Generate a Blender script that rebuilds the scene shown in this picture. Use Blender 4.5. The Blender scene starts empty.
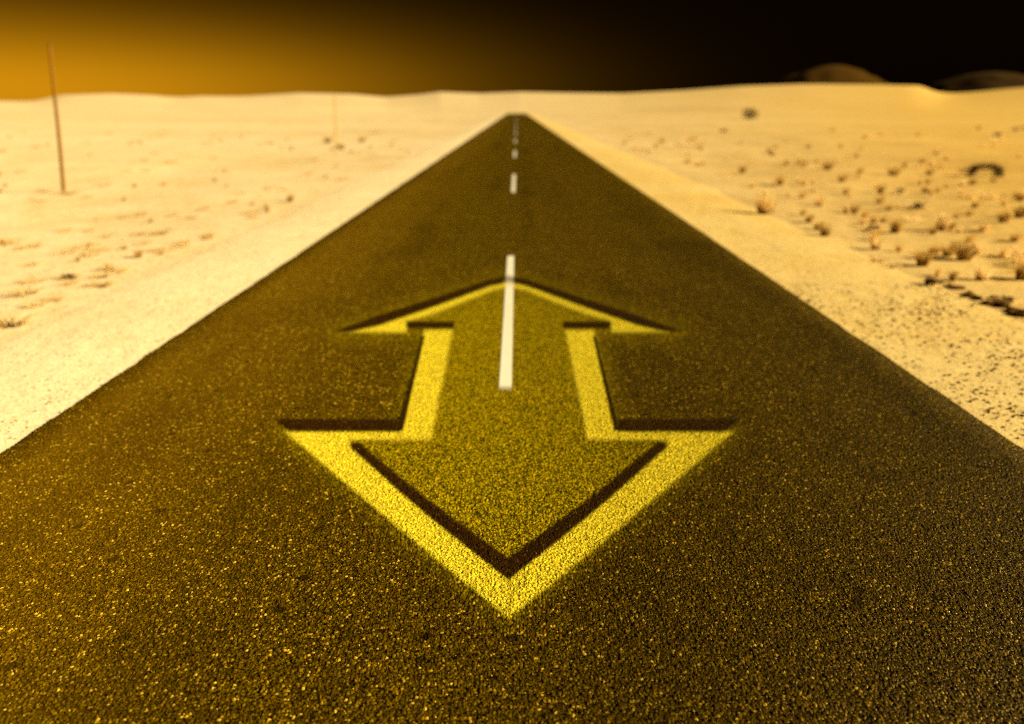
import bpy, bmesh, math, random
import numpy as np
from mathutils import Vector, Matrix

random.seed(7); rng = np.random.default_rng(7)
scene = bpy.context.scene
COL = scene.collection
R = math.radians

# ------------------------------------------------------------------ camera
W, H = 1024, 724
F = 760.0                                  # focal length in pixels
HZ = 107.0                                 # image row of the level horizon
VPX = 516.5                                # image column of the road's vanishing point
CAM_H = 2.1
PITCH = math.atan((H / 2 - HZ) / F)
YAW = math.atan((VPX - W / 2) / F)         # turned a touch left of the road
cam_d = bpy.data.cameras.new('camera')
cam_d.sensor_width = 36.0
cam_d.lens = F / W * 36.0
cam_d.clip_start = 0.05
cam_d.clip_end = 20000
cam_d.dof.use_dof = True
cam_d.dof.focus_distance = 3.45
cam_d.dof.aperture_fstop = 0.82
cam = bpy.data.objects.new('camera', cam_d)
COL.objects.link(cam)
cam.location = (0, 0, CAM_H)
cam.rotation_euler = (math.pi / 2 - PITCH, 0, YAW)
scene.camera = cam
CAM_M = np.array(cam.rotation_euler.to_matrix())

# ------------------------------------------------------------------ sun, sky, exposure
SUN_EL, SUN_AZ = R(25), R(98)              # azimuth clockwise from +Y (straight down the road)
sun_dir = Vector((math.sin(SUN_AZ) * math.cos(SUN_EL), math.cos(SUN_AZ) * math.cos(SUN_EL), math.sin(SUN_EL)))
sun_d = bpy.data.lights.new('sun', 'SUN')
sun_d.energy = 4.2
sun_d.angle = R(0.5)
sun_d.color = (1.0, 0.80, 0.42)
sun = bpy.data.objects.new('sun', sun_d)
COL.objects.link(sun)
sun.rotation_euler = (-sun_dir).to_track_quat('-Z', 'Y').to_euler()
sun.location = sun_dir * 50

world = bpy.data.worlds.new('World')
scene.world = world
world.use_nodes = True
nt = world.node_tree
nt.nodes.clear()
def wn(t, **k):
    n = nt.nodes.new(t)
    for a, v in k.items(): setattr(n, a, v)
    return n
def wmath(op, a, b=None, c=None):
    n = wn('ShaderNodeMath', operation=op)
    for i, v in enumerate((a, b, c)):
        if v is None: continue
        if isinstance(v, (int, float)): n.inputs[i].default_value = v
        else: nt.links.new(v, n.inputs[i])
    return n.outputs[0]
sky = wn('ShaderNodeTexSky', sky_type='NISHITA')
sky.sun_disc = False
sky.sun_elevation = SUN_EL
sky.sun_rotation = SUN_AZ
sky.dust_density = 4.0
bw = wn('ShaderNodeRGBToBW'); nt.links.new(sky.outputs[0], bw.inputs[0])
tc = wn('ShaderNodeTexCoord')
sep = wn('ShaderNodeSeparateXYZ'); nt.links.new(tc.outputs['Generated'], sep.inputs[0])
# a dusty glow low in the sky to the left of the road, the rest of the sky nearly black
GAZ = R(-40)
hx = wmath('ADD', wmath('MULTIPLY', sep.outputs[0], math.sin(GAZ)), wmath('MULTIPLY', sep.outputs[1], math.cos(GAZ)))
hl = wmath('SQRT', wmath('ADD', wmath('MULTIPLY', sep.outputs[0], sep.outputs[0]), wmath('MULTIPLY', sep.outputs[1], sep.outputs[1])))
ang = wmath('ARCCOSINE', wmath('MINIMUM', wmath('DIVIDE', hx, wmath('MAXIMUM', hl, 0.001)), 0.99999))
lobe = wmath('EXPONENT', wmath('MULTIPLY', wmath('POWER', wmath('DIVIDE', ang, R(29)), 2.6), -1.0))
el = wmath('MAXIMUM', sep.outputs[2], 0.0)
fall = wmath('EXPONENT', wmath('MULTIPLY', wmath('POWER', wmath('DIVIDE', el, 0.064), 1.6), -1.0))
glow = wmath('ADD', wmath('MULTIPLY', wmath('MULTIPLY', lobe, fall), 4.5), 0.010)
amt = wmath('MULTIPLY', glow, wmath('POWER', bw.outputs[0], 0.3))
tint = wn('ShaderNodeMix', data_type='RGBA', blend_type='MULTIPLY')
tint.inputs[0].default_value = 1.0
nt.links.new(amt, tint.inputs[6])
tint.inputs[7].default_value = (1.0, 0.41, 0.006, 1)
bg = wn('ShaderNodeBackground')
nt.links.new(tint.outputs[2], bg.inputs[0])
bg.inputs[1].default_value = 0.08
wo = wn('ShaderNodeOutputWorld')
nt.links.new(bg.outputs[0], wo.inputs[0])

vs = scene.view_settings
vs.view_transform = 'Standard'
vs.look = 'None'
vs.exposure = 1.25
vs.gamma = 1.0
vs.use_curve_mapping = False
scene.render.engine = 'CYCLES'
scene.cycles.use_denoising = False
scene.cycles.feature_set = 'EXPERIMENTAL'
scene.cycles.dicing_rate = 1.0
scene.cycles.offscreen_dicing_scale = 8.0
scene.cycles.pixel_filter_type = 'BLACKMAN_HARRIS'
scene.cycles.filter_width = 1.1
scene.cycles.sample_clamp_direct = 4.0
scene.cycles.sample_clamp_indirect = 2.0
scene.cycles.max_bounces = 5
scene.cycles.transparent_max_bounces = 12

# ------------------------------------------------------------------ projecting between picture and ground
def ray(px, py):
    px = np.asarray(px, float); py = np.asarray(py, float)
    d = np.stack([(px - W / 2) / F, -(py - H / 2) / F, -np.ones_like(px)], -1)
    return d @ CAM_M.T
def ground_at(px, py, z=0.0):
    d = ray(px, py)
    t = (z - CAM_H) / d[..., 2]
    return d[..., 0] * t, d[..., 1] * t

# ------------------------------------------------------------------ value noise
_perm = rng.random((256, 256))
def vnoise(x, y):
    x = np.asarray(x, float); y = np.asarray(y, float)
    xi = np.floor(x).astype(int); yi = np.floor(y).astype(int)
    u = x - xi; v = y - yi
    u = u * u * (3 - 2 * u); v = v * v * (3 - 2 * v)
    g = lambda a, b: _perm[a % 256, b % 256]
    return (g(xi, yi) * (1 - u) + g(xi + 1, yi) * u) * (1 - v) + (g(xi, yi + 1) * (1 - u) + g(xi + 1, yi + 1) * u) * v - 0.5
def fbm(x, y, o=4):
    s = 0; a = 1.0
    for i in range(o):
        s = s + a * vnoise(x * 2 ** i + 17 * i, y * 2 ** i + 31 * i); a *= 0.5
    return s
def sstep(a, b, x):
    t = np.clip((np.asarray(x, float) - a) / (b - a), 0, 1)
    return t * t * (3 - 2 * t)

# ------------------------------------------------------------------ shape of the land
ROAD_HALF = 3.28
def crest(y):                                # the road runs over a low crest and out of sight
    y = np.asarray(y, float)
    q = np.clip(y - 270, 0, 90)
    z = -0.00013 * q * q
    z = z - 0.0234 * np.clip(y - 360, 0, 160)
    return z
# skyline of the far rise, as picture rows, turned into heights at its distance
SKY_X = [-400, 0, 25, 45, 60, 110, 150, 175, 200, 240, 300, 350, 385, 415, 440, 480, 520, 570, 620, 680, 740, 800, 860, 915, 935, 960, 1000, 1040, 1400]
SKY_Y = [100, 101, 102, 100, 95, 93.5, 95, 97.5, 96, 96.5, 93, 94, 97, 95, 92, 93.5, 92, 93, 93.5, 90.5, 86, 84, 84.5, 85.5, 93, 93, 89, 85.5, 84]
RIDGE = 1900.0
def ridge_h(x, y):
    az = np.arctan2(x, np.maximum(y, 1.0))
    px = np.clip(VPX + F * np.tan(np.clip(az, -1.2, 1.2)) / math.cos(PITCH), -400, 1400)
    row = np.interp(px, SKY_X, SKY_Y)
    # tangent of the elevation above the level horizon
    u = (px - W / 2) / F; v = -(row - H / 2) / F
    up = v * math.cos(PITCH) - math.sin(PITCH)
    fw = v * math.sin(PITCH) + math.cos(PITCH)
    return up / np.sqrt(u * u + fw * fw)
def land(x, y):
    x = np.asarray(x, float); y = np.asarray(y, float)
    r = np.hypot(x, y)
    off = np.abs(x)
    side = sstep(5.0, 9.0, off)
    z = -0.07 + side * (0.10 * fbm(x * .55, y * .55, 4) + 0.22 * fbm(x * .09 + 5, y * .09, 3) - 0.03)
    z = z + 0.02 * np.exp(-((off - 5.9) / .35) ** 2) * (0.5 + vnoise(x * .7, y * .7))
    wide = 18 + 0.10 * np.maximum(y, 0)
    keep = 1 - sstep(wide, wide * 2.2, off)
    z = z + crest(y) * keep * (1 - sstep(520, 950, r))
    far = sstep(220, RIDGE, r)
    tanh = ridge_h(x, y)
    rel = np.minimum(r, RIDGE) / RIDGE
    z = z + far * (tanh * np.minimum(r, RIDGE) + CAM_H)
    z = z + sstep(80, 400, r) * (1 - sstep(1000, 1500, r)) * (1 - keep * .8) * 1.3 * fbm(x * .012, y * .03, 3)
    z = z - np.maximum(r - RIDGE, 0) * 0.03
    return z

# ------------------------------------------------------------------ materials
def new_mat(name):
    m = bpy.data.materials.new(name); m.use_nodes = True
    t = m.node_tree; t.nodes.clear()
    return m, t
class NB:
    def __init__(s, t): s.t = t
    def n(s, typ, **k):
        n = s.t.nodes.new(typ)
        for a, v in k.items(): setattr(n, a, v)
        return n
    def l(s, a, b): s.t.links.new(a, b)
    def put(s, sock, v):
        if hasattr(v, 'is_output'): s.l(v, sock)
        else: sock.default_value = (*v, 1) if isinstance(v, tuple) and len(v) == 3 and sock.type == 'RGBA' else v
    def m(s, op, a, b=None, c=None, clamp=False):
        n = s.n('ShaderNodeMath', operation=op, use_clamp=clamp)
        for i, v in enumerate((a, b, c)):
            if v is not None: s.put(n.inputs[i], v)
        return n.outputs[0]
    def mixc(s, f, a, b, bt='MIX'):
        n = s.n('ShaderNodeMix', data_type='RGBA', blend_type=bt)
        s.put(n.inputs[0], f); s.put(n.inputs[6], a); s.put(n.inputs[7], b)
        return n.outputs[2]
    def ramp(s, f, pts, interp='LINEAR'):
        n = s.n('ShaderNodeValToRGB'); cr = n.color_ramp; cr.interpolation = interp
        while len(cr.elements) < len(pts): cr.elements.new(0.5)
        for e, (p, c) in zip(cr.elements, pts): e.position = p; e.color = c if len(c) == 4 else (*c, 1)
        s.put(n.inputs[0], f); return n.outputs[0]
    def noise(s, vec, scale, detail=4, rough=.55, dist=0, dim='3D'):
        n = s.n('ShaderNodeTexNoise', noise_dimensions=dim)
        s.put(n.inputs['Vector'], vec); n.inputs['Scale'].default_value = scale
        n.inputs['Detail'].default_value = detail; n.inputs['Roughness'].default_value = rough
        n.inputs['Distortion'].default_value = dist
        return n.outputs[0]
    def vor(s, vec, scale, feature='F1', rnd=1.0, dim='2D'):
        n = s.n('ShaderNodeTexVoronoi', voronoi_dimensions=dim, feature=feature)
        s.put(n.inputs['Vector'], vec); n.inputs['Scale'].default_value = scale
        n.inputs['Randomness'].default_value = rnd
        return n
    def flat(s):                             # world position flattened to the ground plane
        g = s.n('ShaderNodeNewGeometry'); sp = s.n('ShaderNodeSeparateXYZ'); s.l(g.outputs['Position'], sp.inputs[0])
        cb = s.n('ShaderNodeCombineXYZ'); s.l(sp.outputs[0], cb.inputs[0]); s.l(sp.outputs[1], cb.inputs[1])
        return cb.outputs[0], sp

def asphalt_nodes(b, paint=None, cover=None, paint_rand=0.35):
    """Chip-seal: rounded stones in a dark binder. Returns colour, height, roughness."""
    P, sp = b.flat()
    wob = b.n('ShaderNodeTexNoise', noise_dimensions='2D'); b.l(P, wob.inputs['Vector']); wob.inputs['Scale'].default_value = 60
    add = b.n('ShaderNodeVectorMath', operation='MULTIPLY_ADD')
    b.l(wob.outputs[1], add.inputs[0]); add.inputs[1].default_value = (.008, .008, 0); b.l(P, add.inputs[2])
    v1 = b.vor(add.outputs[0], 70)
    v2 = b.vor(add.outputs[0], 122)
    def tilt(v, sc):                          # each chip lies at its own slant
        df = b.n('ShaderNodeVectorMath', operation='SUBTRACT'); b.l(add.outputs[0], df.inputs[0]); b.l(v.outputs['Position'], df.inputs[1])
        cc = b.n('ShaderNodeVectorMath', operation='SUBTRACT'); b.l(v.outputs['Color'], cc.inputs[0]); cc.inputs[1].default_value = (.5, .5, .5)
        dt = b.n('ShaderNodeVectorMath', operation='DOT_PRODUCT'); b.l(df.outputs[0], dt.inputs[0]); b.l(cc.outputs[0], dt.inputs[1])
        return b.m('MULTIPLY', dt.outputs['Value'], sc)
    dome1 = b.m('SUBTRACT', 1.0, b.m('MULTIPLY', v1.outputs['Distance'], 1.55), clamp=True)
    dome2 = b.m('SUBTRACT', 1.0, b.m('MULTIPLY', v2.outputs['Distance'], 1.55), clamp=True)
    s1 = b.n('ShaderNodeSeparateColor'); b.l(v1.outputs['Color'], s1.inputs[0])
    s2 = b.n('ShaderNodeSeparateColor'); b.l(v2.outputs['Color'], s2.inputs[0])
    h1 = b.m('MULTIPLY', b.m('POWER', dome1, 0.42), b.m('ADD', b.m('MULTIPLY_ADD', s1.outputs[0], 0.6, 0.25), tilt(v1, 70 * .9)))
    h2 = b.m('MULTIPLY', b.m('POWER', dome2, 0.42), b.m('ADD', b.m('MULTIPLY_ADD', s2.outputs[0], 0.45, 0.12), tilt(v2, 122 * .6)))
    hgt = b.m('MAXIMUM', h1, h2)
    tops = b.m('GREATER_THAN', h1, h2)
    rnd = b.m('ADD', b.m('MULTIPLY', tops, s1.outputs[1]), b.m('MULTIPLY', b.m('SUBTRACT', 1.0, tops), s2.outputs[1]))
    stone = b.ramp(rnd, [(0.0, (.036, .021, .0002)), (0.50, (.088, .053, .0004)), (0.82, (.155, .095, .0008)), (0.95, (.32, .20, .003)), (1.0, (.80, .56, .05))])
    big = b.noise(P, 0.55, 3, .6, dim='2D')
    streak = b.n('ShaderNodeMapping'); b.l(P, streak.inputs[0]); streak.inputs['Scale'].default_value = (1.4, .06, 1)
    lane = b.noise(streak.outputs[0], 1.0, 3, .6, dim='2D')
    worn = b.m('MULTIPLY_ADD', big, 0.9, b.m('MULTIPLY_ADD', lane, 1.1, 0.0))
    stone = b.mixc(1.0, stone, b.ramp(worn, [(0.6, (.62, .62, .62)), (1.35, (1.0, 1.0, 1.0))]), 'MULTIPLY')
    exposed = b.m('MULTIPLY', b.m('SUBTRACT', hgt, 0.16), 4.5, clamp=True)
    colr = b.mixc(exposed, (.007, .0037, .0001, 1), stone)
    # tar spots and oil drips
    spots = b.vor(P, 3.1)
    sps = b.n('ShaderNodeSeparateColor'); b.l(spots.outputs['Color'], sps.inputs[0])
    sd = b.m('ADD', spots.outputs['Distance'], b.m('MULTIPLY', b.noise(P, 38, 3, dim='2D'), .09))
    drip = b.m('MULTIPLY', b.m('LESS_THAN', sd, 0.125), b.m('GREATER_THAN', sps.outputs[0], 0.72))
    colr = b.mixc(b.m('MULTIPLY', drip, .8), colr, (.006, .003, .0004, 1))
    # light on the road's left side painted into its colour as an orange tint
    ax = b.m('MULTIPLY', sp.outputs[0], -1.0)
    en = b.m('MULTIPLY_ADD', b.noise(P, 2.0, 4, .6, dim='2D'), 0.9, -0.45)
    left_glow = b.m('MULTIPLY', b.m('SUBTRACT', b.m('ADD', ax, en), 1.0), .42, clamp=True)
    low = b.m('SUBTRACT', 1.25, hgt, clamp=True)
    colr = b.mixc(b.m('MULTIPLY', b.m('MULTIPLY', left_glow, low), .15), colr, (.50, .26, .012, 1))
    if paint is not None:
        pr = b.m('MULTIPLY_ADD', rnd, paint_rand * 2, 1 - paint_rand)
        pc = b.mixc(1.0, paint, b.n_combine(pr), 'MULTIPLY')
        colr = b.mixc(cover, colr, pc)
    return colr, hgt, rnd, exposed
def n_combine(self, f):
    c = self.n('ShaderNodeCombineColor')
    for i in range(3): self.put(c.inputs[i], f)
    return c.outputs[0]
NB.n_combine = n_combine

def asphalt_shader(name, paint=None, cover_gaps=0.0, alpha=False, rough=.55, paint_rand=.35, cov=1.0, relief=.0105):
    m, t = new_mat(name); b = NB(t)
    cover = None
    if paint is not None:
        cover = cov
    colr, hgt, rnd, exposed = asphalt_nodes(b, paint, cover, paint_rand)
    if paint is not None and cover_gaps > 0:          # bare binder between painted stones
        colr = b.mixc(b.m('MULTIPLY', b.m('SUBTRACT', 1.0, exposed), cover_gaps), colr, (.007, .0037, .0001, 1))
    p = b.n('ShaderNodeBsdfPrincipled')
    b.l(colr, p.inputs['Base Color'])
    b.l(b.m('MULTIPLY_ADD', rnd, -0.25, rough), p.inputs['Roughness'])
    p.inputs['Specular IOR Level'].default_value = 0.3
    p.inputs['Specular Tint'].default_value = (1, .62, .05, 1)
    p.inputs['Diffuse Roughness'].default_value = 1.0
    out = b.n('ShaderNodeOutputMaterial')
    surf = p.outputs[0]
    if alpha:
        at = b.n('ShaderNodeAttribute', attribute_name='cover')
        tr = b.n('ShaderNodeBsdfTransparent')
        mx = b.n('ShaderNodeMixShader')
        b.l(at.outputs['Fac'], mx.inputs[0]); b.l(tr.outputs[0], mx.inputs[1]); b.l(p.outputs[0], mx.inputs[2])
        surf = mx.outputs[0]
    b.l(surf, out.inputs['Surface'])
    d = b.n('ShaderNodeDisplacement')
    b.l(hgt, d.inputs['Height']); d.inputs['Midlevel'].default_value = 0.0; d.inputs['Scale'].default_value = relief
    b.l(d.outputs[0], out.inputs['Displacement'])
    m.displacement_method = 'BOTH'
    return m
M = {}
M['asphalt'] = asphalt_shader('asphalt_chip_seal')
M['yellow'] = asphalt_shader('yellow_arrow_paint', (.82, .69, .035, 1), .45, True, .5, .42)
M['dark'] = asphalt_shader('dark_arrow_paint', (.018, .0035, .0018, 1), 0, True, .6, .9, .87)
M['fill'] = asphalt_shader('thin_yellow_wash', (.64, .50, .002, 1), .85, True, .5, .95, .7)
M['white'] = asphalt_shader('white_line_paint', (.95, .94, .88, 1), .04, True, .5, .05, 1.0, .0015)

def sand_mat(name, pale, tan, grit, gravel, dark, east=None, litter=.06):
    m, t = new_mat(name); b = NB(t)
    P, sp = b.flat()
    n1 = b.noise(P, 0.35, 5, .6, dim='2D'); n2 = b.noise(P, 3.0, 5, .65, dim='2D'); n3 = b.noise(P, 38, 4, .7, dim='2D')
    st = b.n('ShaderNodeMapping'); b.l(P, st.inputs[0]); st.inputs['Scale'].default_value = (.012, .05, 1)
    n0 = b.noise(st.outputs[0], 1.0, 4, .55, dim='2D')
    mixv = b.m('ADD', b.m('ADD', b.m('MULTIPLY', n1, .5), b.m('MULTIPLY', n2, .38)), b.m('MULTIPLY', n0, .42))
    base = b.ramp(mixv, [(0.50, tan), (0.74, pale)])
    if east is not None:                         # light falloff to the right painted into the sand, cream to ochre
        xr = b.m('DIVIDE', sp.outputs[0], b.m('ADD', b.m('MULTIPLY', b.m('ABSOLUTE', sp.outputs[1]), .9), 8.0))
        ef = b.m('MULTIPLY_ADD', xr, 1.7, b.m('MULTIPLY_ADD', n1, .6, -.25), clamp=True)
        base = b.mixc(ef, base, b.ramp(mixv, [(0.50, east[0]), (0.74, east[1])]))
    v = b.vor(P, grit); vs_ = b.n('ShaderNodeSeparateColor'); b.l(v.outputs['Color'], vs_.inputs[0])
    grain = b.ramp(vs_.outputs[0], [(0, (.62, .56, .46)), (.35, (.92, .90, .86)), (.8, (1, 1, 1)), (1, (1.0, 1.0, 1.0))])
    base = b.mixc(gravel, base, grain, 'MULTIPLY')
    base = b.mixc(b.m('MULTIPLY', b.m('SUBTRACT', n3, .5, clamp=True), 1.2), base, tan)
    lit = b.noise(P, 2.2, 6, .72, .6, dim='2D')         # plant litter lying on the sand
    base = b.mixc(b.m('MULTIPLY', b.m('MULTIPLY', b.m('SUBTRACT', lit, .52, clamp=True), 5.0, clamp=True), litter), base, (.55, .37, .15, 1))
    v2 = b.vor(P, grit * .42); vs2 = b.n('ShaderNodeSeparateColor'); b.l(v2.outputs['Color'], vs2.inputs[0])
    peb = b.m('MULTIPLY', b.m('LESS_THAN', v2.outputs['Distance'], b.m('MULTIPLY', vs2.outputs[1], .42)), b.m('GREATER_THAN', vs2.outputs[0], 1 - dark))
    base = b.mixc(b.m('MULTIPLY', peb, .85), base, (.10, .048, .006, 1))
    p = b.n('ShaderNodeBsdfPrincipled'); b.l(base, p.inputs['Base Color'])
    p.inputs['Roughness'].default_value = .9; p.inputs['Specular IOR Level'].default_value = .15
    p.inputs['Diffuse Roughness'].default_value = .25
    hh = b.m('ADD', b.m('MULTIPLY', b.m('SUBTRACT', 1, b.m('MULTIPLY', v.outputs['Distance'], 1.4), clamp=True), b.m('MULTIPLY', vs_.outputs[1], gravel)), b.m('MULTIPLY', n3, .8))
    bp = b.n('ShaderNodeBump'); b.l(hh, bp.inputs['Height']); bp.inputs['Distance'].default_value = .012
    ln = b.n('ShaderNodeVectorMath', operation='LENGTH'); b.l(P, ln.inputs[0])
    b.l(b.m('MULTIPLY', b.m('EXPONENT', b.m('MULTIPLY', ln.outputs['Value'], -.015)), .4), bp.inputs['Strength'])
    bp2 = b.n('ShaderNodeBump'); b.l(b.m('ADD', n2, b.m('MULTIPLY', n1, 2)), bp2.inputs['Height']); bp2.inputs['Distance'].default_value = .06; bp2.inputs['Strength'].default_value = .3
    b.l(bp2.outputs[0], bp.inputs['Normal']); b.l(bp.outputs[0], p.inputs['Normal'])
    o = b.n('ShaderNodeOutputMaterial'); b.l(p.outputs[0], o.inputs[0])
    return m
M['sand'] = sand_mat('desert_sand', (.79, .66, .45), (.66, .50, .25), 48, .35, .10, ((.74, .45, .085), (.86, .60, .17)), .42)
M['gravel_l'] = sand_mat('pale_roadside_gravel', (.90, .79, .58), (.82, .67, .42), 62, .75, .10)
M['gravel_r'] = sand_mat('pebbly_roadside_gravel', (.90, .71, .33), (.82, .58, .19), 58, .75, .13)  # ochre base also carries the light falling off to the right

def simple(name, c1, c2, scale, rough=.85, bump=.3, trans=0):
    m, t = new_mat(name); b = NB(t)
    g = b.n('ShaderNodeTexCoord')
    oi = b.n('ShaderNodeObjectInfo')
    n = b.noise(g.outputs['Object'], scale, 4, .6)
    f = b.m('ADD', b.m('MULTIPLY', n, 1.0), b.m('MULTIPLY_ADD', oi.outputs['Random'], .5, -.25), clamp=True)
    c = b.ramp(f, [(.3, c1), (.7, c2)])
    p = b.n('ShaderNodeBsdfPrincipled'); b.l(c, p.inputs['Base Color']); p.inputs['Roughness'].default_value = rough
    p.inputs['Specular IOR Level'].default_value = .08
    p.inputs['Specular Tint'].default_value = (1, .7, .2, 1)
    bp = b.n('ShaderNodeBump'); b.l(n, bp.inputs['Height']); bp.inputs['Strength'].default_value = bump; bp.inputs['Distance'].default_value = .02
    b.l(bp.outputs[0], p.inputs['Normal'])
    o = b.n('ShaderNodeOutputMaterial'); surf = p.outputs[0]
    if trans:
        tl = b.n('ShaderNodeBsdfTranslucent'); b.l(c, tl.inputs[0]); mx = b.n('ShaderNodeMixShader'); mx.inputs[0].default_value = trans
        b.l(surf, mx.inputs[1]); b.l(tl.outputs[0], mx.inputs[2]); surf = mx.outputs[0]
    b.l(surf, o.inputs[0]); return m
M['straw'] = simple('dry_straw', (.76, .56, .24), (.90, .72, .40), 9, .7, 0, .55)
M['straw_dark'] = simple('weathered_straw', (.46, .29, .075), (.72, .51, .19), 9, .8, 0, .45)
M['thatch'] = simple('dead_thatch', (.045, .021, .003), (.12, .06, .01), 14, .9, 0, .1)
M['shrub'] = simple('dark_shrub_twigs', (.07, .034, .005), (.17, .088, .014), 10, .9, 0, .1)
M['rock'] = simple('dark_stone', (.07, .034, .006), (.24, .125, .025), 14, .85, .5)
M['pole'] = simple('weathered_pole_wood', (.12, .055, .006), (.22, .11, .016), 6, .85, .4)
M['pole_pale'] = simple('bleached_pole_wood', (.55, .36, .13), (.68, .47, .2), 6, .85, .4)
M['hill1'] = simple('brown_hill_rock', (.036, .016, .0004), (.056, .027, .0007), .02, .95, .3)
M['hill2'] = simple('black_hill_rock', (.026, .012, .0003), (.046, .022, .0006), .02, .95, .6)

# ------------------------------------------------------------------ mesh helpers
def mesh_obj(name, verts, faces, mat, parent=None, smooth=False):
    me = bpy.data.meshes.new(name)
    me.from_pydata([tuple(map(float, v)) for v in verts], [], [tuple(map(int, f)) for f in faces])
    me.materials.append(mat)
    if smooth:
        me.polygons.foreach_set('use_smooth', [True] * len(me.polygons))
    me.update()
    o = bpy.data.objects.new(name, me); COL.objects.link(o)
    if parent: o.parent = parent
    return o
def tag(o, label=None, cat=None, group=None, kind=None):
    if label: o['label'] = label
    if cat: o['category'] = cat
    if group: o['group'] = group
    if kind: o['kind'] = kind
    return o
def grid_faces(ny, nx):
    i = np.arange(ny - 1)[:, None] * nx + np.arange(nx - 1)[None, :]
    i = i.ravel()
    return np.stack([i, i + 1, i + nx + 1, i + nx], -1)
def fast_mesh(name, V, Fq, mat, smooth=True):
    me = bpy.data.meshes.new(name)
    k = Fq.shape[1]
    me.vertices.add(len(V)); me.vertices.foreach_set('co', np.asarray(V, np.float32).ravel())
    me.loops.add(Fq.size); me.loops.foreach_set('vertex_index', Fq.astype(np.int32).ravel())
    me.polygons.add(len(Fq)); me.polygons.foreach_set('loop_start', np.arange(0, Fq.size, k, dtype=np.int32))
    me.polygons.foreach_set('loop_total', np.full(len(Fq), k, np.int32))
    if smooth: me.polygons.foreach_set('use_smooth', np.ones(len(Fq), bool))
    me.materials.append(mat); me.update(calc_edges=True); me.validate()
    o = bpy.data.objects.new(name, me); COL.objects.link(o)
    return o
def adaptive(o, rate=1.0):
    md = o.modifiers.new('fine_relief', 'SUBSURF'); md.subdivision_type = 'SIMPLE'
    md.levels = 0; md.render_levels = 1
    o.cycles.use_adaptive_subdivision = True
    o.cycles.dicing_rate = rate

# ------------------------------------------------------------------ ground
def spaced(start, step, grow, end):
    out = [start]
    while out[-1] < end:
        out.append(out[-1] + step); step *= grow
    return out
px_ = spaced(0, .30, 1.028, 3600)
gx = np.array([-v for v in px_[:0:-1]] + px_)
gy = np.array([-40, -25, -14, -8, -5] + spaced(-3, .28, 1.022, 3400))
GX, GY = np.meshgrid(gx, gy)
GZ = land(GX, GY)
ground = fast_mesh('ground', np.stack([GX, GY, GZ], -1).reshape(-1, 3), grid_faces(*GX.shape), M['sand'])
tag(ground, kind='structure')

# ------------------------------------------------------------------ road
ry = np.array(spaced(-4, .12, 1.012, 500))
rx = np.linspace(-1, 1, 27)
jl = .022 * fbm(ry * 3.9, ry * 0 + 3.3, 5) + .0 * fbm(ry * .35, ry * 0 + 9.1, 2)
jr = .022 * fbm(ry * 3.9, ry * 0 + 13.3, 5) + .0 * fbm(ry * .35, ry * 0 + 19.1, 2)
RX = np.where(rx[None, :] < 0, rx[None, :] * (ROAD_HALF + jl[:, None] * (np.abs(rx)[None, :] > .95)), rx[None, :] * (ROAD_HALF + jr[:, None] * (np.abs(rx)[None, :] > .95)))
RY = np.repeat(ry[:, None], len(rx), 1)
RZ = crest(RY)
# rolled edges that go down into the gravel
for s in (0, -1):
    pass
RX = np.concatenate([RX[:, :1] - .035, RX, RX[:, -1:] + .035], 1)
RY = np.concatenate([RY[:, :1], RY, RY[:, -1:]], 1)
RZ = np.concatenate([RZ[:, :1] - .09, RZ, RZ[:, -1:] - .09], 1)
road = fast_mesh('road', np.stack([RX, RY, RZ], -1).reshape(-1, 3), grid_faces(*RX.shape), M['asphalt'])
tag(road, kind='structure'); adaptive(road)

# ------------------------------------------------------------------ gravel shoulders
def shoulder(sgn, outer, mat, label):
    sy = np.array(spaced(-4, .15, 1.012, 500))
    t = np.linspace(0, 1, 15)
    wob = .22 * fbm(sy * .8, sy * 0 + sgn * 4, 4) + .25 * fbm(sy * .12, sy * 0 + sgn * 8, 2)
    X = (ROAD_HALF - .12) + t[None, :] * (outer - ROAD_HALF + .12 + wob[:, None])
    Y = np.repeat(sy[:, None], len(t), 1)
    Z = crest(Y) - .018 - .035 * sstep(.4, .9, t)[None, :] - .05 * sstep(.8, 1, t)[None, :] + .010 * fbm(X * 3, Y * 3 + sgn * 5, 3)
    X = X * sgn
    Fq = grid_faces(*X.shape)
    if sgn < 0: Fq = Fq[:, ::-1]
    o = fast_mesh('gravel_shoulder', np.stack([X, Y, Z], -1).reshape(-1, 3), Fq, mat)
    tag(o, kind='structure'); o['label'] = label
    return o
shoulder(-1, 5.25, M['gravel_l'], 'pale gravel shoulder along the left edge of the road')
shoulder(1, 5.75, M['gravel_r'], 'pebbly gravel shoulder along the right edge of the road')

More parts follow.
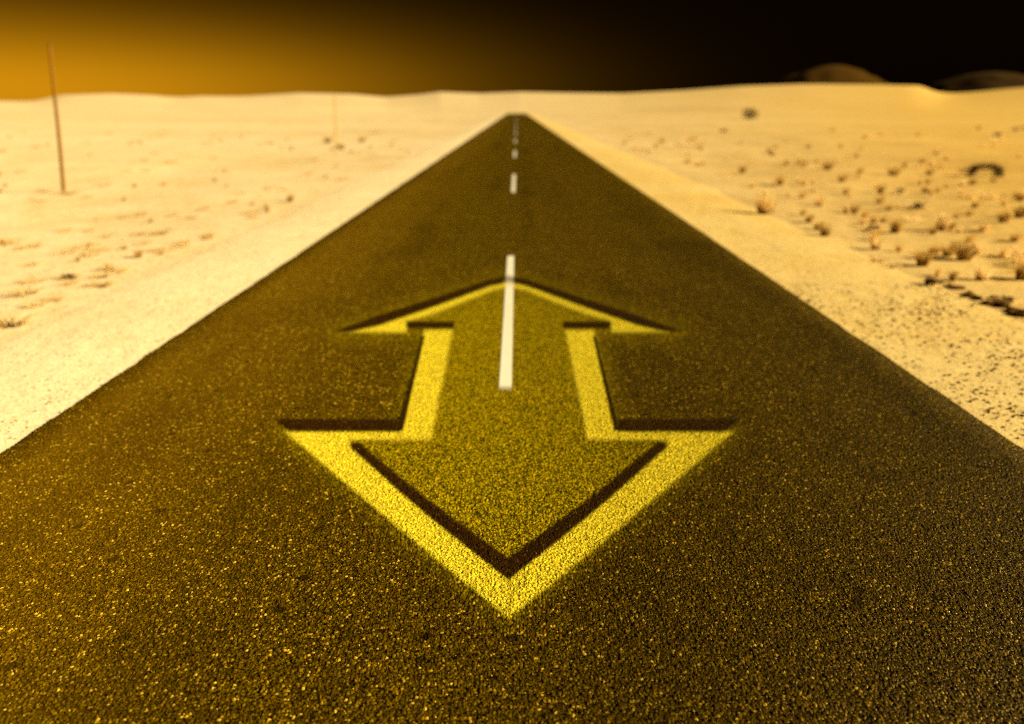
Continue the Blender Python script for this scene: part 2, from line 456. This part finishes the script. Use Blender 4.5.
# ------------------------------------------------------------------ painted markings on the road
def seg_poly_sdf(px, py, poly):
    """signed distance (negative inside) to a polygon, arrays of points"""
    poly = np.asarray(poly, float)
    d = np.full(px.shape, 1e9); inside = np.zeros(px.shape, bool)
    n = len(poly)
    for i in range(n):
        a = poly[i]; c = poly[(i + 1) % n]
        e = c - a; wx = px - a[0]; wy = py - a[1]
        t = np.clip((wx * e[0] + wy * e[1]) / (e @ e + 1e-12), 0, 1)
        d = np.minimum(d, np.hypot(wx - e[0] * t, wy - e[1] * t))
        cond = (a[1] > py) != (c[1] > py)
        with np.errstate(divide='ignore', invalid='ignore'):
            xin = (c[0] - a[0]) * (py - a[1]) / (c[1] - a[1]) + a[0]
        inside ^= cond & (px < xin)
    return np.where(inside, -d, d)
def paint_sheet(name, poly, soft, mat, lift, parent, step=2.0, top=1.0, mod=None):
    """a sheet of paint on the road; poly is its outline, soft the width of the sprayed edge"""
    poly = np.asarray(poly, float)
    lo = poly.min(0) - soft - step; hi = poly.max(0) + soft + step
    nx = int((hi[0] - lo[0]) / step) + 2; ny = int((hi[1] - lo[1]) / step) + 2
    xs = np.linspace(lo[0], hi[0], nx); ys = np.linspace(hi[1], lo[1], ny)
    X, Y = np.meshgrid(xs, ys)
    sd = seg_poly_sdf(X, Y, poly)
    a = (1 - sstep(-soft, soft, sd)) * top
    if mod is not None: a = a * mod(X, Y)
    wx, wy = ground_at(X, Y)
    Fq = grid_faces(ny, nx)
    keep = a.ravel()[Fq].max(1) > 0.004
    Fq = Fq[keep]
    used = np.unique(Fq); remap = -np.ones(nx * ny, int); remap[used] = np.arange(len(used))
    V = np.stack([wx, wy, crest(wy) + lift], -1).reshape(-1, 3)[used]
    c = np.array([V[:, 0].mean(), V[:, 1].mean(), 0])
    o = fast_mesh(name, V, remap[Fq], mat)
    at = o.data.attributes.new('cover', 'FLOAT', 'POINT')
    at.data.foreach_set('value', a.ravel()[used].astype(np.float32))
    if parent: o.parent = parent
    adaptive(o)
    return o
AX = 509.0
def mir(poly): return [(2 * AX - x, y) for x, y in poly][::-1]
arrow = bpy.data.objects.new('painted_arrow', None); COL.objects.link(arrow)
tag(arrow, 'large double-headed yellow arrow with dark edge lines painted on the road', 'road marking')
outline_l = [(509, 281), (338, 333), (424, 333), (400, 432), (284, 434), (509, 620)]
outline = outline_l + mir(outline_l)[1:-1]
paint_sheet('yellow_wash', outline, 22, M['fill'], .004, arrow, 6, .62)
head_y = [(350, 333), (380, 325.5), (436, 306), (491, 284.5), (509, 280), (509, 287.5), (491, 292), (436, 314), (409, 322), (406, 333.5)]
stem_y = [(424.5, 331), (453, 331), (431, 441), (399, 441), (400, 431)]
base_y = [(285, 433), (431, 433), (431, 441.5), (350, 441.5), (351.5, 448), (410, 501), (509, 581), (509, 620.5), (428, 554), (347, 486)]
for pl in (head_y, stem_y, base_y):
    for q in (pl, mir(pl)):
        paint_sheet('yellow_band', q, 2.6, M['yellow'], .0065 if pl is not stem_y else .0075, arrow, 2.0)
gap = lambda X, Y: 1 - .55 * (1 - sstep(4, 7, np.abs(X - AX)))
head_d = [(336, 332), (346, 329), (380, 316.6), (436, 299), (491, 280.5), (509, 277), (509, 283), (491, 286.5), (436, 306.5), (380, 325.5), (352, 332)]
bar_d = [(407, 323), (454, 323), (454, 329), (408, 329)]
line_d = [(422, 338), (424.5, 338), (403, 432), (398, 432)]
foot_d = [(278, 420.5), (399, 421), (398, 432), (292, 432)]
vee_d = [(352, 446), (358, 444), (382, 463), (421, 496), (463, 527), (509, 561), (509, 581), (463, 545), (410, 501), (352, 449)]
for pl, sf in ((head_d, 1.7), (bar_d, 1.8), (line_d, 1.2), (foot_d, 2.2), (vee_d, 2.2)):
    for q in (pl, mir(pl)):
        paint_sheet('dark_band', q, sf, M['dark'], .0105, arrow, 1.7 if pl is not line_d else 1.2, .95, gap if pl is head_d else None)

# centre-line dashes
DASH_X, DASH_W = -.085, .098
d0 = float(ground_at(505.5, 391)[1]); d1 = float(ground_at(510.5, 256)[1]); DL = d1 - d0
e0 = float(ground_at(513.3, 193)[1]); PER = e0 - d0
LBL = ['white centre-line dash running through the tip of the painted arrow',
       'white centre-line dash just beyond the tip of the painted arrow',
       'white centre-line dash third up the road from the arrow']
ORD = [None] * 3 + ['white centre-line dash, %s up the road from the arrow' % w for w in ('fourth', 'fifth', 'sixth')] + ['speck-like white centre-line dash far up the road at the crest'] * 6
for k in range(11):
    y0 = d0 + k * PER
    n = 40
    yy = np.linspace(y0 - .03, y0 + DL + .03, n); xx = np.array([-.56, -.5, -.44, 0, .44, .5, .56]) * DASH_W + DASH_X
    X, Y = np.meshgrid(xx, yy)
    cx = np.clip((.53 - np.abs((X - DASH_X) / DASH_W)) / .05, 0, 1)
    cy = np.clip(np.minimum(Y - y0, y0 + DL - Y) / .03 + .5, 0, 1)
    cvr = cx * cy * (.95 + .1 * vnoise(X * 30, Y * 8)) * (1 if k else 1)
    o = fast_mesh('centre_line_dash', np.stack([X, Y, crest(Y) + .0108], -1).reshape(-1, 3), grid_faces(*X.shape), M['white'])
    at = o.data.attributes.new('cover', 'FLOAT', 'POINT'); at.data.foreach_set('value', np.clip(cvr, 0, 1).ravel().astype(np.float32))
    adaptive(o)
    tag(o, LBL[k] if k < 3 else ORD[k], 'lane marking', 'white dashes of the centre line')

# ------------------------------------------------------------------ far hills
def hill(name, px, top_row, half_px, dist, mat, seed, label, shape=2.0):
    az = math.atan((px - VPX) * math.cos(PITCH) / F)
    cx, cy = dist * math.sin(az), dist * math.cos(az)
    d = ray(px, top_row); d = d / np.hypot(d[0], d[1])
    peak = CAM_H + d[2] * dist
    rad = half_px / F * dist * 1.6
    n = 60; base = -30
    th = np.linspace(0, 2 * math.pi, n, endpoint=False); rr = np.linspace(0, 1, 26)
    T, Q = np.meshgrid(th, rr)
    X = cx + np.cos(T) * Q * rad; Y = cy + np.sin(T) * Q * rad
    prof = (1 - sstep(0, 1, Q)) ** shape
    Z = base + (peak - base) * prof * (1 + .22 * fbm(X / rad * 3 + seed, Y / rad * 3, 4) * sstep(0.05, .4, Q))
    V = np.stack([X, Y, Z], -1).reshape(-1, 3)
    i = np.arange(25)[:, None] * n; j = np.arange(n)[None, :]
    Fq = np.stack([i + j, i + n + j, i + n + (j + 1) % n, i + (j + 1) % n], -1).reshape(-1, 4)
    o = fast_mesh(name, V, Fq, mat)
    tag(o, kind='structure'); o['label'] = label
hill('hill', 828, 65, 62, 2600, M['hill1'], 3.1, 'rounded brown hill standing alone above the right skyline', .75)
hill('hill', 985, 72, 62, 3000, M['hill2'], 8.7, 'low blackish hill at the far right of the skyline', .75)

# ------------------------------------------------------------------ grass tufts
def blade_mesh(name, n, h, spread, lean, mat, wid=.006, seed=0, droop=.5, basew=.06):
    r = np.random.default_rng(seed)
    V = []; Fc = []
    for i in range(n):
        a = r.uniform(0, 2 * math.pi); q = math.sqrt(r.random())
        bx, by = math.cos(a) * q * basew, math.sin(a) * q * basew
        hh = h * r.uniform(.45, 1.0); sp = spread * r.uniform(.2, 1.0) * (.4 + q)
        a2 = a + r.normal(0, .5)
        dx, dy = math.cos(a2) * sp + lean[0], math.sin(a2) * sp + lean[1]
        wa = r.uniform(0, math.pi); wx, wy = math.cos(wa), math.sin(wa)
        w = wid * r.uniform(.6, 1.3)
        k0 = len(V)
        for t, ww in ((0, 1), (.4, .9), (.75, .6)):
            cx = bx + dx * t ** 1.5; cy = by + dy * t ** 1.5; cz = hh * (t - droop * .35 * t ** 2.5 * sp / max(h, .01)) - .02 * (t == 0)
            V += [(cx - wx * w * ww, cy - wy * w * ww, cz), (cx + wx * w * ww, cy + wy * w * ww, cz)]
        V.append((bx + dx, by + dy, hh * (1 - droop * .4 * sp / max(h, .01))))
        Fc += [(k0, k0 + 1, k0 + 3, k0 + 2), (k0 + 2, k0 + 3, k0 + 5, k0 + 4), (k0 + 4, k0 + 5, k0 + 6)]
    me = bpy.data.meshes.new(name); me.from_pydata(V, [], Fc); me.materials.append(mat); me.update()
    return me
TALL = [blade_mesh('grass_blades', 110, .32, .10, (-.02 * (i - 1.5), 0), M['straw'], .0042, 20 + i, .5, .055) for i in range(4)]
MIDD = [blade_mesh('grass_blades', 110, .28, .12, (.015 * (i - 1.5), 0), M['straw_dark'], .0050, 30 + i, .6, .06) for i in range(4)]
LOWT = [blade_mesh('grass_blades', 60, .12, .17, (0, 0), M['straw'], .0050, 40 + i, .7, .09) for i in range(4)]
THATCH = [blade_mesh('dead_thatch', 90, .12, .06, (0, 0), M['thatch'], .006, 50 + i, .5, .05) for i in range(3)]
n_t = 0
def tuft(px, py, hpx, kind, label, group=None, dark=.0, wx=1.0):
    """a tuft standing at a picture position, hpx tall there"""
    global n_t
    x, y = ground_at(px, py); x = float(x); y = float(y)
    z = float(land(x, y))
    if abs(x) < 5.9: z = max(z, -.075)
    dist = math.sqrt(x * x + y * y + CAM_H ** 2)
    h = hpx / F * dist
    src = {'t': TALL, 'm': MIDD, 'l': LOWT}[kind]; nat = {'t': .27, 'm': .23, 'l': .105}[kind]
    s = h / nat
    o = bpy.data.objects.new('grass_tuft', src[n_t % 4]); COL.objects.link(o)
    o.location = (x, y, z); o.scale = (s * wx, s * wx, s); o.rotation_euler = (0, 0, random.uniform(0, 6.28))
    tag(o, label, 'grass', group)
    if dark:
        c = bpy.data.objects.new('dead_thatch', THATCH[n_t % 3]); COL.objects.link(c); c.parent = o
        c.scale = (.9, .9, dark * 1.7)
    n_t += 1
    return o
GR = 'dry grass tufts on the right-hand plain'; GL = 'low grass tufts on the left-hand plain'
right = [
 (765, 211, 22, 't', 'tall pale grass tuft leaning at the gravel edge, nearest the road on the right', 0.5, 1.2),
 (781, 181, 11, 'm', 'small brown tuft behind the leaning pale tuft at the gravel edge', .6, 1),
 (743, 169, 8, 'm', 'faint blurred tuft farthest up the right-hand gravel edge', 0, 1),
 (804, 163, 6, 'm', 'tiny blurred tuft mid-plain, straight below the round hill', 0, 1),
 (828, 167, 8, 'm', 'blurred wide tuft mid-plain, a little right of the round hill', 0, 1.4),
 (842, 179, 8, 'm', 'small tuft in front of the blurred wide mid-plain tuft', .4, 1),
 (820, 201, 10, 't', 'pale tuft right of the leaning tuft, between road edge and plain', .4, 1.2),
 (855, 208, 10, 'm', 'right one of a pair of tufts on the open right plain', .7, .9),
 (847, 207, 9, 't', 'left one of a pair of tufts on the open right plain', .4, 1),
 (803, 212, 6, 'm', 'small tuft just right of the leaning tuft at the gravel edge', .5, 1),
 (825, 232, 11, 'm', 'dark-footed tuft at the end of a short row on the gravel edge', 1, 1.1),
 (818, 226, 9, 'm', 'middle tuft of a short dark row on the gravel edge', .8, 1.1),
 (809, 219, 8, 'm', 'first tuft of a short dark row on the gravel edge', .6, 1.1),
 (840, 238, 5, 'l', 'flat straw tuft on the gravel edge below the short dark row', 0, 1.2),
 (876, 245, 13, 't', 'pale bushy tuft on the gravel edge right of the flat straw tuft', .5, 1.2),
 (874, 218, 9, 't', 'faint pale tuft behind the pale bushy tuft on the gravel edge', .3, 1.2),
 (894, 172, 8, 'm', 'blurred double tuft left of the dark arched shrub', .4, 1.5),
 (881, 189, 9, 'm', 'brown tuft with a thin long shadow, left below the arched shrub', .6, .9),
 (896, 228, 15, 'm', 'upright brown tuft with dark right side, mid right plain', .8, .9),
 (941, 226, 17, 't', 'tall pale tuft with a dark low companion at its right', .5, 1.1),
 (952, 226, 9, 'm', 'low dark tuft just right of the tall pale tuft', 1, .9),
 (1004, 221, 12, 'm', 'round dark tuft near the right border, below the arched shrub', 1, 1),
 (1021, 216, 12, 'm', 'dark tuft cut by the right border, level with the round dark tuft', 1, 1.1),
 (966, 254, 19, 'm', 'tallest dark-footed tuft on the right plain, casting a long shadow', 1, 1.0),
 (923, 261, 14, 'm', 'dark tuft with wispy top, nearest the gravel on the right', .9, 1.1),
 (954, 276, 10, 'm', 'small dark tuft in front of the tallest right tuft', 1, .9),
 (982, 275, 15, 't', 'pale bushy tuft in front of the right border tufts', .4, 1.2),
 (1019, 253, 13, 't', 'pale tuft near the right border above the darkest tuft', .5, 1),
 (1024, 273, 16, 'm', 'darkest tuft, half cut by the right border', 1, 1.2),
 (930, 281, 7, 'l', 'flat dark tuft lying on the right gravel edge', .8, 1.1),
 (947, 290, 5, 'l', 'flat straw patch on the gravel in front of the small dark tuft', 0, 1.3),
 (938, 271, 9, 't', 'faint pale tuft between the wispy tuft and the small dark tuft', 0, 1),
 (919, 205, 7, 'l', 'low tuft halfway between the arched shrub and the tall pale tuft', .5, 1.2),
 (937, 187, 6, 'm', 'blurred brown tuft left of the arched shrub, on a dark streak', .6, 1.4),
 (962, 191, 7, 't', 'faint pale tuft straight below the arched shrub', 0, 1.2),
 (877, 257, 6, 'l', 'low straw tuft on the gravel in front of the pale bushy tuft', .2, 1.2),
 (895, 263, 5, 'l', 'low straw tuft on the gravel left of the wispy tuft', .2, 1.3),
 (1008, 297, 6, 'l', 'straw tuft among the dark clods at the right border', .6, 1.2),
]
for px, py, hp, kd, lb, dk, wx in right:
    tuft(px, py, hp, kd, lb, GR, dk, wx)
left = [
 (9, 319, 14, 'l', 'widest straw tuft at the left border, nearest the gravel', .2, 1.0),
 (24, 289, 10, 'l', 'brown tuft above the widest tuft at the left border', .2, 1.0),
 (34, 301, 7, 'l', 'low tuft between the brown tuft and the left gravel', 0, 1.0),
 (52, 295, 5, 'l', 'flat thin tuft on the left gravel edge', 0, 1.3),
 (101, 281, 8, 'l', 'lowest of three tufts in a column on the left gravel edge', .2, 1),
 (102, 272, 7, 'l', 'middle one of three tufts in a column on the left gravel edge', .2, 1),
 (109, 265, 7, 'l', 'top one of three tufts in a column on the left gravel edge', .2, 1),
 (138, 253, 8, 'm', 'darker tuft right of the column of three on the left', .4, 1),
 (161, 250, 4, 'm', 'tiny dark tuft beside the left gravel, right of the darker tuft', .7, 1),
 (182, 240, 7, 'l', 'round straw tuft at the left gravel edge', .2, 1),
 (160, 230, 7, 'l', 'straw tuft behind the round tuft at the left gravel edge', .2, 1),
 (68, 273, 6, 'l', 'small tuft with a dark heart, left of the column of three', .8, 1.3),
 (89, 251, 6, 'l', 'faint tuft above the column of three on the left', 0, 1.1),
 (2, 238, 9, 'l', 'pale tuft cut by the left border', 0, 1.1),
 (290, 199, 7, 'm', 'dark tuft farthest along the left gravel edge', .8, 1.1),
 (267, 209, 5, 'm', 'dark low tuft second farthest along the left gravel edge', .9, 1.2),
 (208, 232, 5, 'l', 'small straw tuft on the left edge before the two dark ones', .2, 1.2),
 (328, 142, 6, 'm', 'blurred shrubby tuft at the foot of the far pale pole', .2, 1.5),
 (341, 148, 6, 'm', 'blurred shrubby tuft in front of the far pale pole', .2, 1.5),
 (362, 141, 5, 'm', 'blurred shrubby tuft right of the far pale pole', .2, 1.6),
 (68, 190, 5, 'l', 'low grass at the foot of the tall leaning pole', .2, 1.4),
]
for px, py, hp, kd, lb, dk, wx in left:
    tuft(px, py, hp, kd, lb, GL, dk * .4 if dk < .6 else dk * .6, wx)
# the countless look-alikes further back
cnt = 0
while cnt < 130:
    py = random.uniform(128, 262); px = random.uniform(590, 1030)
    edge = VPX + (py - HZ) / .375
    if px < edge + 6: continue
    hp = 3.0 + (py - 120) * .045 * random.uniform(.6, 1.3)
    tuft(px, py, hp, random.choice('ttmml'), ('small dry grass tuft scattered far out on the right plain, left of the arched shrub' if px < 968 else 'small dry grass tuft scattered around and right of the arched shrub') if py < 190 else ('small dry grass tuft scattered between the larger tufts, left of the tall pale one' if px < 936 else 'small dry grass tuft scattered between the larger tufts towards the right border'), 'far tufts on the right plain' if py < 190 else 'small tufts on the near right plain', random.choice((0, 0, .5)), random.uniform(1, 1.5))
    cnt += 1
cnt = 0
while cnt < 110:
    py = 130 + 150 * random.random() ** 1.1; px = random.uniform(-5, 440)
    edge = VPX - (py - HZ) / .425
    if px > edge - 4: continue
    hp = 1.8 + (py - 120) * .024 * random.uniform(.5, 1.3)
    tuft(px, py, hp, 'l' if random.random() < .75 else 'm', ('small low grass tuft scattered behind the tall leaning pole and out to the border' if px < 75 else 'small low grass tuft scattered between the tall leaning pole and the pale far one') if py < 190 else ('small low grass tuft on the near left plain below the tall leaning pole' if px < 75 else 'small low grass tuft on the near left plain, right of the tall leaning pole'), 'far tufts on the left plain' if py < 190 else 'small tufts on the near left plain', 0, random.uniform(.9, 1.4))
    cnt += 1

# ------------------------------------------------------------------ shrubs
def twig_mesh(bm, p0, p1, r0, r1, sides=5):
    d = (p1 - p0).normalized(); a = d.orthogonal().normalized(); c = d.cross(a)
    ring = []
    for p, r in ((p0, r0), (p1, r1)):
        ring.append([bm.verts.new(p + (a * math.cos(k * 2 * math.pi / sides) + c * math.sin(k * 2 * math.pi / sides)) * r) for k in range(sides)])
    for k in range(sides):
        bm.faces.new((ring[0][k], ring[0][(k + 1) % sides], ring[1][(k + 1) % sides], ring[1][k]))
def bm_obj(name, bm, mat, parent=None):
    me = bpy.data.meshes.new(name); bm.to_mesh(me); bm.free(); me.materials.append(mat)
    o = bpy.data.objects.new(name, me); COL.objects.link(o)
    if parent: o.parent = parent
    return o
def leaf_cloud(pts, size, mat, name, parent, seed):
    r = np.random.default_rng(seed); V = []; Fc = []
    for p in pts:
        a = Vector(r.normal(0, 1, 3)).normalized() * size * r.uniform(.5, 1.2); c = a.orthogonal().normalized() * size * .35
        k = len(V); p = Vector(p)
        V += [p - a, p + c, p + a, p - c]; Fc.append((k, k + 1, k + 2, k + 3))
    return mesh_obj(name, V, Fc, mat, parent)
# round far bush
bx, by = map(float, ground_at(750, 119)); bz = float(land(bx, by))
bdist = math.hypot(bx, by)
bush = bpy.data.objects.new('desert_bush', None); COL.objects.link(bush); bush.location = (bx, by, bz)
tag(bush, 'round dark bush standing alone far out on the right plain', 'bush')
sz = 7.0 / F * bdist
bm = bmesh.new()
for k in range(16):
    a = k * .9; e = random.uniform(.5, 1.3)
    tip = Vector((math.cos(a) * math.cos(e), math.sin(a) * math.cos(e), math.sin(e))) * sz * random.uniform(.8, 1.2)
    twig_mesh(bm, Vector((0, 0, -.1)), tip, sz * .03, sz * .01)
bm_obj('stems', bm, M['shrub'], bush)
pts = []
while len(pts) < 900:
    p = np.array([random.uniform(-1, 1), random.uniform(-1, 1), random.uniform(0, 1.3)])
    q = math.sqrt(p[0] ** 2 + p[1] ** 2 + (p[2] - .6) ** 2 * 1.9)
    if q < 1 + .5 * float(fbm(p[0] * 2 + 4, p[2] * 2 + p[1] * 2, 3)): pts.append(p * sz * 1.05)
leaf_cloud(pts, sz * .10, M['shrub'], 'foliage', bush, 5)

# arched dead shrub
lx, ly = map(float, ground_at(972, 172)); qx, qy = map(float, ground_at(1000, 172))
ax0, ay0 = (lx + qx) / 2, (ly + qy) / 2
sp_ = math.hypot(qx - lx, qy - ly)
arch = bpy.data.objects.new('arched_dead_shrub', None); COL.objects.link(arch)
arch.location = (ax0, ay0, float(land(ax0, ay0))); arch.rotation_euler = (0, 0, math.atan2(qy - ly, qx - lx))
tag(arch, 'dark dead shrub bent over into a low arch on the right plain', 'shrub')
hgt = 9.5 / F * math.sqrt(ax0 ** 2 + ay0 ** 2)
bm = bmesh.new(); pts = []
for k in range(18):
    j = lambda s: random.gauss(0, s)
    prev = None; ox, oy, oz = j(.06), j(.14), j(.07); flat_ = random.uniform(.8, 1.1)
    for i in range(15):
        t = i / 14
        th = math.pi * (1 - t)
        cx = math.cos(th) * sp_ * .5; cz = math.sin(th) ** .4 * hgt * flat_ * .85
        p = Vector((cx + ox + j(.012), oy + j(.015), cz + oz * math.sin(th) + j(.012) - (.03 if i in (0, 14) else 0)))
        if prev is not None: twig_mesh(bm, prev, p, .010, .009, 4)
        prev = p
        if i > 0:
            for _ in range(2 if .25 < t < .75 else 9): pts.append((p.x + j(.04), p.y + j(.06), max(.01, p.z + j(.05))))
bm_obj('branches', bm, M['shrub'], arch)
leaf_cloud(pts, .035, M['shrub'], 'twig_tips', arch, 8)

# ------------------------------------------------------------------ poles
def pole(px, base_row, top_px, top_row, rad, mat, label):
    x, y = map(float, ground_at(px, base_row)); z = float(land(x, y))
    d = ray(top_px, top_row); t = y / d[1]
    top = Vector((float(d[0] * t), y, float(CAM_H + d[2] * t))); b0 = Vector((x, y, z - .1))
    root = bpy.data.objects.new('utility_pole', None); COL.objects.link(root); root.location = (x, y, z)
    tag(root, label, 'pole', 'poles on the left-hand plain')
    L = top - b0
    bm = bmesh.new()
    n = 14; prev = None
    for i in range(n):
        t0, t1 = i / n, (i + 1) / n
        w0 = Vector((math.sin(t0 * 5) * .012, 0, 0)); w1 = Vector((math.sin(t1 * 5) * .012, 0, 0))
        twig_mesh(bm, b0 + L * t0 + w0 - root.location, b0 + L * t1 + w1 - root.location, rad * (1 - .3 * t0), rad * (1 - .3 * t1), 12)
    bmesh.ops.remove_doubles(bm, verts=bm.verts, dist=.001)
    o = bm_obj('shaft', bm, mat, root)
    bm = bmesh.new()
    q = top - root.location
    twig_mesh(bm, q - Vector((0, 0, .02)), q + Vector((0, 0, .03)), rad * .78, rad * .70, 12)
    bmesh.ops.holes_fill(bm, edges=[e for e in bm.edges if e.is_boundary])
    bm_obj('pole_cap', bm, mat, root)
    return root
pole(62.5, 188, 50, 44, .052, M['pole'], 'tall thin brown pole leaning slightly, standing on the left sand plain')
pole(336, 145, 335, 94, .055, M['pole_pale'], 'faint bleached pole far off left of the road')

# ------------------------------------------------------------------ clods and loose stones on the right
def rock_mesh(seed, flat=.6):
    bm = bmesh.new(); bmesh.ops.create_icosphere(bm, subdivisions=1, radius=1)
    r = random.Random(seed)
    for v in bm.verts:
        v.co *= r.uniform(.7, 1.2); v.co.z *= flat
    me = bpy.data.meshes.new('clod'); bm.to_mesh(me); bm.free(); me.materials.append(M['rock'])
    return me
ROCKS = [rock_mesh(i) for i in range(5)]
for i in range(26):
    t = i / 25
    px = 930 + 96 * t + random.gauss(0, 3); py = 274 + 35 * t + random.gauss(0, 1.6)
    x, y = map(float, ground_at(px, py)); z = max(float(land(x, y)), -.075)
    s = random.uniform(.025, .05) * (1 + 1.0 * t)
    o = bpy.data.objects.new('clod', ROCKS[i % 5]); COL.objects.link(o)
    o.location = (x, y, z + s * .2); o.scale = (s * random.uniform(.8, 1.6), s, s); o.rotation_euler = (0, 0, random.uniform(0, 6))
    tag(o, 'small dark clod at the thin far end of the clod line, right gravel edge' if t < .5 else 'large dark clod in the thick of the clod line at the right border', 'clod', 'dark clods along the right gravel edge')
def pebbles(name, n, gen, mat, smin, smax, label):
    base = bmesh.new(); bmesh.ops.create_icosphere(base, subdivisions=1, radius=1)
    bv = np.array([v.co[:] for v in base.verts]); bf = np.array([[v.index for v in f.verts] for f in base.faces]); base.free()
    V = []; Fq = []
    for i in range(n):
        x, y, z = gen()
        s = smin + (smax - smin) * rng.random() ** 2.5
        sc = s * rng.uniform(.6, 1.3, 3) * np.array([1, 1, .75])
        a = rng.uniform(0, 6.28); c, sn = math.cos(a), math.sin(a)
        v = bv * rng.uniform(.75, 1.2, (len(bv), 1)) * sc
        v = np.stack([v[:, 0] * c - v[:, 1] * sn, v[:, 0] * sn + v[:, 1] * c, v[:, 2]], -1) + (x, y, z + s * .25)
        Fq.append(bf + len(bv) * i); V.append(v)
    o = fast_mesh(name, np.concatenate(V), np.concatenate(Fq), mat, False)
    tag(o, label, kind='stuff'); return o
def gen_side(sgn, x0, x1, ymax, bias):
    def g():
        while True:
            y = 2.0 + ymax * rng.random() ** 1.6; x = x0 + (x1 - x0) * rng.random()
            if vnoise(x * 1.1 + 3, y * 1.1) + .5 > bias * rng.random(): 
                t = (x - 3.16) / ((5.25 if sgn < 0 else 5.75) - 3.16)
                return sgn * x, y, float(crest(y) - .02 - .035 * sstep(.4, .9, t) - .035 * sstep(.8, 1, t))
    return g
pebbles('loose_pebbles', 5200, gen_side(1, 3.34, 5.35, 7.5, 1.1), M['rock'], .003, .018, 'dark pebbles strewn over the right gravel shoulder')
M['grit'] = simple('tan_grit', (.42, .26, .08), (.66, .46, .2), 20, .9, .2)
pebbles('loose_grit', 5000, gen_side(-1, 3.36, 5.6, 14, .9), M['grit'], .004, .013, 'tan grit strewn over the left gravel shoulder')

# ------------------------------------------------------------------ sparse stubble between the tufts
def stubble(name, n, sgn, mat, label):
    V = []; Fc = []
    for i in range(n):
        y = 6 + 75 * rng.random() ** 1.7; x = sgn * (5.7 + (y * 1.25 + 6) * rng.random())
        if vnoise(x * .5 + 40, y * .5) < -.12: continue
        z = float(land(x, y)); sz_ = rng.uniform(.03, .10)
        for k in range(9):
            a = rng.uniform(0, 6.28); q = rng.uniform(0, .12); bx_, by_ = x + math.cos(a) * q, y + math.sin(a) * q
            w = rng.uniform(.003, .007); wa = rng.uniform(0, 3.14); l = len(V)
            V += [(bx_ - math.cos(wa) * w, by_ - math.sin(wa) * w, z - .01), (bx_ + math.cos(wa) * w, by_ + math.sin(wa) * w, z - .01),
                  (bx_ + rng.normal(0, .04), by_ + rng.normal(0, .04), z + sz_ * rng.uniform(.5, 1.1))]
            Fc.append((l, l + 1, l + 2))
    o = fast_mesh(name, np.array(V), np.array(Fc), mat, False)
    return tag(o, label, kind='stuff')
stubble('dry_stubble', 2600, 1, M['straw_dark'], 'sparse golden stubble between the tufts on the right plain')
stubble('dry_stubble', 2000, -1, M['straw'], 'sparse pale stubble between the tufts on the left plain')
